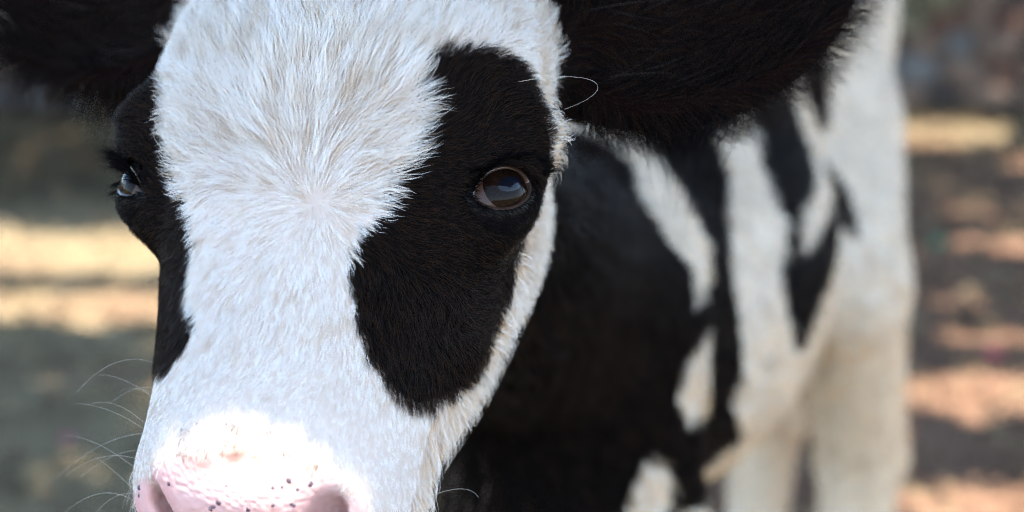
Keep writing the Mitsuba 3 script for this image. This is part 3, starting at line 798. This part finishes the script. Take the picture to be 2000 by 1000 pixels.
PET = [('pink_petal', (0.86, 3.28), (0.62, 0.07, 0.16), 0.040, 'bright pink petal fallen on the earth to the right of the hind legs', 'petal'),
       ('pink_petal', (0.80, 3.52), (0.45, 0.06, 0.11), 0.028, 'darker pink petal lying farther off, above the bright one at the right', 'petal'),
       ('pink_petal', (-0.69, 2.81), (0.50, 0.08, 0.15), 0.030, 'faded pink petal on the shaded earth left of the calf muzzle', 'petal'),
       ('green_leaf', (0.96, 4.18), (0.07, 0.28, 0.16), 0.050, 'small green leaf on the shaded ground right of the rump', 'leaf'),
       ('green_leaf', (-0.70, 2.62), (0.13, 0.15, 0.06), 0.022, 'dull green leaf at the lower left edge of the picture', 'leaf')]
cnt_ = {}
for k, (nm, (x, y), col, l, lab, cat) in enumerate(PET):
    c = cnt_.get(nm, 0); cnt_[nm] = c + 1
    key = nm if c == 0 else f'{nm}_{c:03d}'
    scene[f'petal_material_{k}'] = {'type': 'twosided', 'b': {'type': 'principled', 'base_color': rgb(col), 'roughness': 0.5}}
    scene[key] = mikit.ply(petal_mesh(l, l * 0.7, l * 0.6, k), f'petal_material_{k}', smooth=True,
                           to_world=T().translate([x, y, 0.006]).rotate([0, 0, 1], 70.0 * k).rotate([0, 1, 0], 12))
    labels[key] = {'label': lab, 'category': cat}

# ---------------------------------------------------------------- rubble wall at the back
STONE = {'rust': (0.20, 0.115, 0.085), 'brown': (0.24, 0.17, 0.13), 'grey': (0.20, 0.195, 0.19), 'dark': (0.09, 0.075, 0.07), 'olive': (0.21, 0.19, 0.12)}
for k_, c_ in STONE.items():
    scene['stone_' + k_] = {'type': 'principled', 'roughness': 0.85, 'specular': 0.2,
                            'base_color': mikit.proc(lambda p, n, uv, c=c_: mikit.mix([x * 0.45 for x in c], [x * 1.15 for x in c], mikit.fbm(p.x * 30, p.y * 30, p.z * 30, 3)))}
stones = []
for k in range(8):
    m = trimesh.creation.icosphere(2); v = m.vertices.copy()
    v *= (0.78 + 0.5 * meshkit.fbm(v * 1.3 + 10 * k, 3, k))[:, None]; v = np.sign(v) * np.abs(v) ** 0.8
    stones.append(mikit.ply((v, m.faces), smooth=40))
WY = 6.25
core = trimesh.creation.box([8.0, 0.5, 0.95]); core.apply_translation([0.5, WY + 0.30, 0.44])
scene['rubble_wall__core'] = mikit.ply(core, 'stone_dark')
nst, z = 0, 0.02
rs = np.random.default_rng(3)
while z < 0.95:
    h = rs.uniform(0.07, 0.12); x = -1.9 + rs.uniform(0, 0.1)
    while x < 2.35:
        w = rs.uniform(0.09, 0.19)
        key = 'rubble_wall__stone' if nst == 0 else f'rubble_wall__stone_{nst:03d}'
        d = stones[rs.integers(8)]
        mat = rs.choice(['rust', 'brown', 'grey', 'dark', 'olive'], p=[0.25, 0.3, 0.17, 0.15, 0.13])
        scene[key] = {**d, 'bsdf': {'type': 'ref', 'id': 'stone_' + mat},
                      'to_world': T().translate([x + w / 2, WY + rs.uniform(-0.02, 0.03), z + h / 2]).rotate([0, 1, 0], rs.uniform(-8, 8)).scale([w * 0.56, 0.10, h * 0.56])}
        nst += 1; x += w
    z += h
labels['rubble_wall'] = {'label': 'low wall of dark brown and grey rubble stones in shade behind the calf', 'category': 'wall'}

# ---------------------------------------------------------------- the trees that shade the place (out of the picture, over and beside it)
def bar(a, b, ra, rb, n=9):
    a, b = np.asarray(a, float), np.asarray(b, float)
    t = unit(b - a); x = unit(np.cross(t, [0.3, 0.9, 0.2])); y = np.cross(t, x); ph = np.arange(n) * 2 * math.pi / n
    ring = np.cos(ph)[:, None] * x + np.sin(ph)[:, None] * y
    v = np.vstack([a + ring * ra, b + ring * rb]); i = np.arange(n); j = (i + 1) % n
    return trimesh.Trimesh(v, np.vstack([np.stack([i, j, j + n], 1), np.stack([i, j + n, i + n], 1)]), process=False)


scene['bark'] = {'type': 'twosided', 'b': {'type': 'diffuse', 'reflectance': mikit.proc(lambda p, n, uv: mikit.mix((0.09, 0.065, 0.05), (0.20, 0.16, 0.125), mikit.fbm(p.x * 14, p.y * 14, p.z * 3, 3)))}}
scene['leaf'] = {'type': 'principledthin', 'base_color': rgb((0.17, 0.130, 0.050)), 'roughness': 0.5, 'diff_trans': 1.0}
# gaps in the foliage, each given by the spot of sunlight it lets fall on the ground: x, y, half width, half depth
GAPS = [(-0.290, 0.850, 0.10, 0.13), (-0.12, 1.05, 0.035, 0.03),
        (-0.75, 4.22, 0.55, 0.20), (-1.35, 4.35, 0.25, 0.12), (-0.95, 3.72, 0.45, 0.10), (-0.55, 3.70, 0.12, 0.06),
        (1.35, 5.85, 0.17, 0.22), (1.50, 5.40, 0.10, 0.10), (1.20, 4.72, 0.10, 0.08), (1.17, 4.30, 0.12, 0.08),
        (1.0, 2.0, 0.42, 0.36), (0.80, 1.25, 0.25, 0.25), (0.66, 3.05, 0.15, 0.10), (0.82, 3.12, 0.12, 0.10), (0.62, 2.55, 0.25, 0.09), (0.95, 3.5, 0.10, 0.05)]
GAPS = np.array(GAPS)
rl = np.random.default_rng(11)
NL = 66000
G = np.stack([rl.uniform(-4.2, 4.8, NL), rl.uniform(-0.7, 9.6, NL)], 1)
zl = 3.1 + 1.1 * meshkit.fbm(np.column_stack([G * 0.6, np.zeros(NL)]), 3, 9) + rl.uniform(0, 1.1, NL)
drop = np.zeros(NL, bool)
for gx_, gy_, rx, ry in GAPS:
    wv = 1 + 0.5 * (meshkit.noise(np.column_stack([G * 9, np.full(NL, gx_)]), 3) - 0.5)
    drop |= (np.abs((G[:, 0] - gx_) / (rx + 0.035)) ** 2.2 + np.abs((G[:, 1] - gy_) / (ry + 0.035)) ** 2.2) < wv
drop |= ((G[:, 1] > 2.7) | ((G[:, 1] > 1.2) & (np.abs(G[:, 0]) > 0.8))) & ~((G[:, 0] < -0.5) & (G[:, 1] > 4.75)) & ~((G[:, 0] < -0.3) & (G[:, 0] > -1.6) & (G[:, 1] < 3.35)) & (np.arange(NL) % 100 < 6)
drop[::1] &= ~((np.arange(NL) % 100 < 6) & (G[:, 1] > 2.0) & (G[:, 0] > 0))
free = (np.abs(G[:, 0]) > 1.9) | (G[:, 1] > 6.8)
drop |= free & (meshkit.fbm(np.column_stack([G * 1.7, np.zeros(NL)]), 2, 13) > 0.62)
C = np.column_stack([G, np.zeros(NL)]) + SUN * (zl / SUN[2])[:, None]
C, own = C[~drop], None
# added low bough, smaller leaves, shaped to edge the sun patch on the nose
NB = 17000
Gb = np.stack([rl.uniform(-0.85, 0.50, NB), rl.uniform(0.60, 1.42, NB)], 1)
edge = np.arange(NB) < 6000
Gb[edge] = np.stack([rl.uniform(-0.42, -0.16, 6000), rl.uniform(0.74, 1.0, 6000)], 1)
zb = rl.uniform(1.50, 1.95, NB)
keepb = ~((Gb[:, 1] < 0.909 + np.where(edge, 0.0015, 0.0260) + np.where(Gb[:, 0] < -0.29, 0.3, 0.15) * (-0.29 - Gb[:, 0])) & (Gb[:, 1] > 0.77) & (Gb[:, 0] > -0.372) & (Gb[:, 0] < -0.230))
Cb = (np.column_stack([Gb, np.zeros(NB)]) + SUN * (zb / SUN[2])[:, None])[keepb]
Gx = np.stack([rl.uniform(-0.6, 0.5, 2600), rl.uniform(1.15, 2.65, 2600)], 1); zx = rl.uniform(3.2, 4.8, 2600)  # extra crown leaves added to keep stray sun off the calf
C = np.vstack([C, np.column_stack([Gx, np.zeros(2600)]) + SUN * (zx / SUN[2])[:, None]])
Gt = np.stack([rl.uniform(-0.43, -0.16, 95), rl.uniform(0.70, 1.0, 95)], 1); zt = rl.uniform(4.3, 5.1, 95)   # twig leaves added high in the gap to dim the sun on the nose
Ct = np.column_stack([Gt, np.zeros(95)]) + SUN * (zt / SUN[2])[:, None]
nbig = len(C); C = np.vstack([C, Cb, Ct]); edge = np.concatenate([edge[keepb], np.zeros(95, bool)])
a1 = unit(rl.normal(size=(len(C), 3)) * [1, 1, 0.45]); a2 = unit(np.cross(a1, unit(rl.normal(size=(len(C), 3)) * [0.6, 0.6, 1.0])))
ll, lw = rl.uniform(0.12, 0.20, (len(C), 1)) / 2, rl.uniform(0.08, 0.12, (len(C), 1)) / 2
ll[nbig:] *= np.where(edge, 0.12, 0.30)[:, None]; lw[nbig:] *= np.where(edge, 0.12, 0.30)[:, None]; lw[nbig:] *= 1.0
up_ = np.cross(a1, a2) * 0.012
LV = np.stack([C - a1 * ll, C + a2 * lw + up_, C + a1 * ll, C - a2 * lw + up_], 1)
TRUNKS = [(-3.3, 2.6), (3.9, 3.0), (0.6, 8.6)]
owner = np.argmin([((C[:, 0] - x) ** 2 + (C[:, 1] - y) ** 2) for x, y in TRUNKS], 0); owner[nbig:] = 0
TL = ['tall shade tree left of the calf, outside the picture', 'tall shade tree right of the calf, outside the picture', 'shade tree behind the rubble wall']
for k, (x, y) in enumerate(TRUNKS):
    key = 'shade_tree' if k == 0 else f'shade_tree_{k:03d}'
    parts = [bar([x, y, -0.1], [x + 0.05, y, 1.3], 0.20, 0.15), bar([x + 0.05, y, 1.3], [x, y + 0.05, 2.7], 0.15, 0.11)]
    for q in range(9):
        a = q * 0.7 + k; e = np.array([x + 2.3 * math.cos(a) * rl.uniform(0.6, 1), y + 2.0 * math.sin(a) * rl.uniform(0.6, 1), rl.uniform(3.5, 4.3)])
        mid = np.array([x, y, 2.6]) * 0.5 + e * 0.5 + [0, 0, 0.15]
        parts += [bar([x, y + 0.03, 2.5 + 0.02 * q], mid, 0.07, 0.045), bar(mid, e, 0.045, 0.015)]
    if k == 0:  # branch that carries the added low bough
        parts += [bar([x, y, 2.2], [-1.6, 1.2, 1.95], 0.06, 0.03), bar([-1.6, 1.2, 1.95], [-0.2, 0.75, 1.80], 0.03, 0.012), bar([-0.2, 0.75, 1.80], [0.7, 0.55, 1.78], 0.012, 0.005)]
    scene[key + '__trunk'] = mikit.ply(trimesh.util.concatenate(parts), 'bark', smooth=True)
    lv = LV[owner == k].reshape(-1, 3)
    scene[key + '__crown'] = mikit.ply((lv, np.arange(len(lv)).reshape(-1, 4)), 'leaf')
    labels[key] = {'label': TL[k], 'category': 'tree'}
    labels[key + '__crown'] = {'kind': 'stuff'}
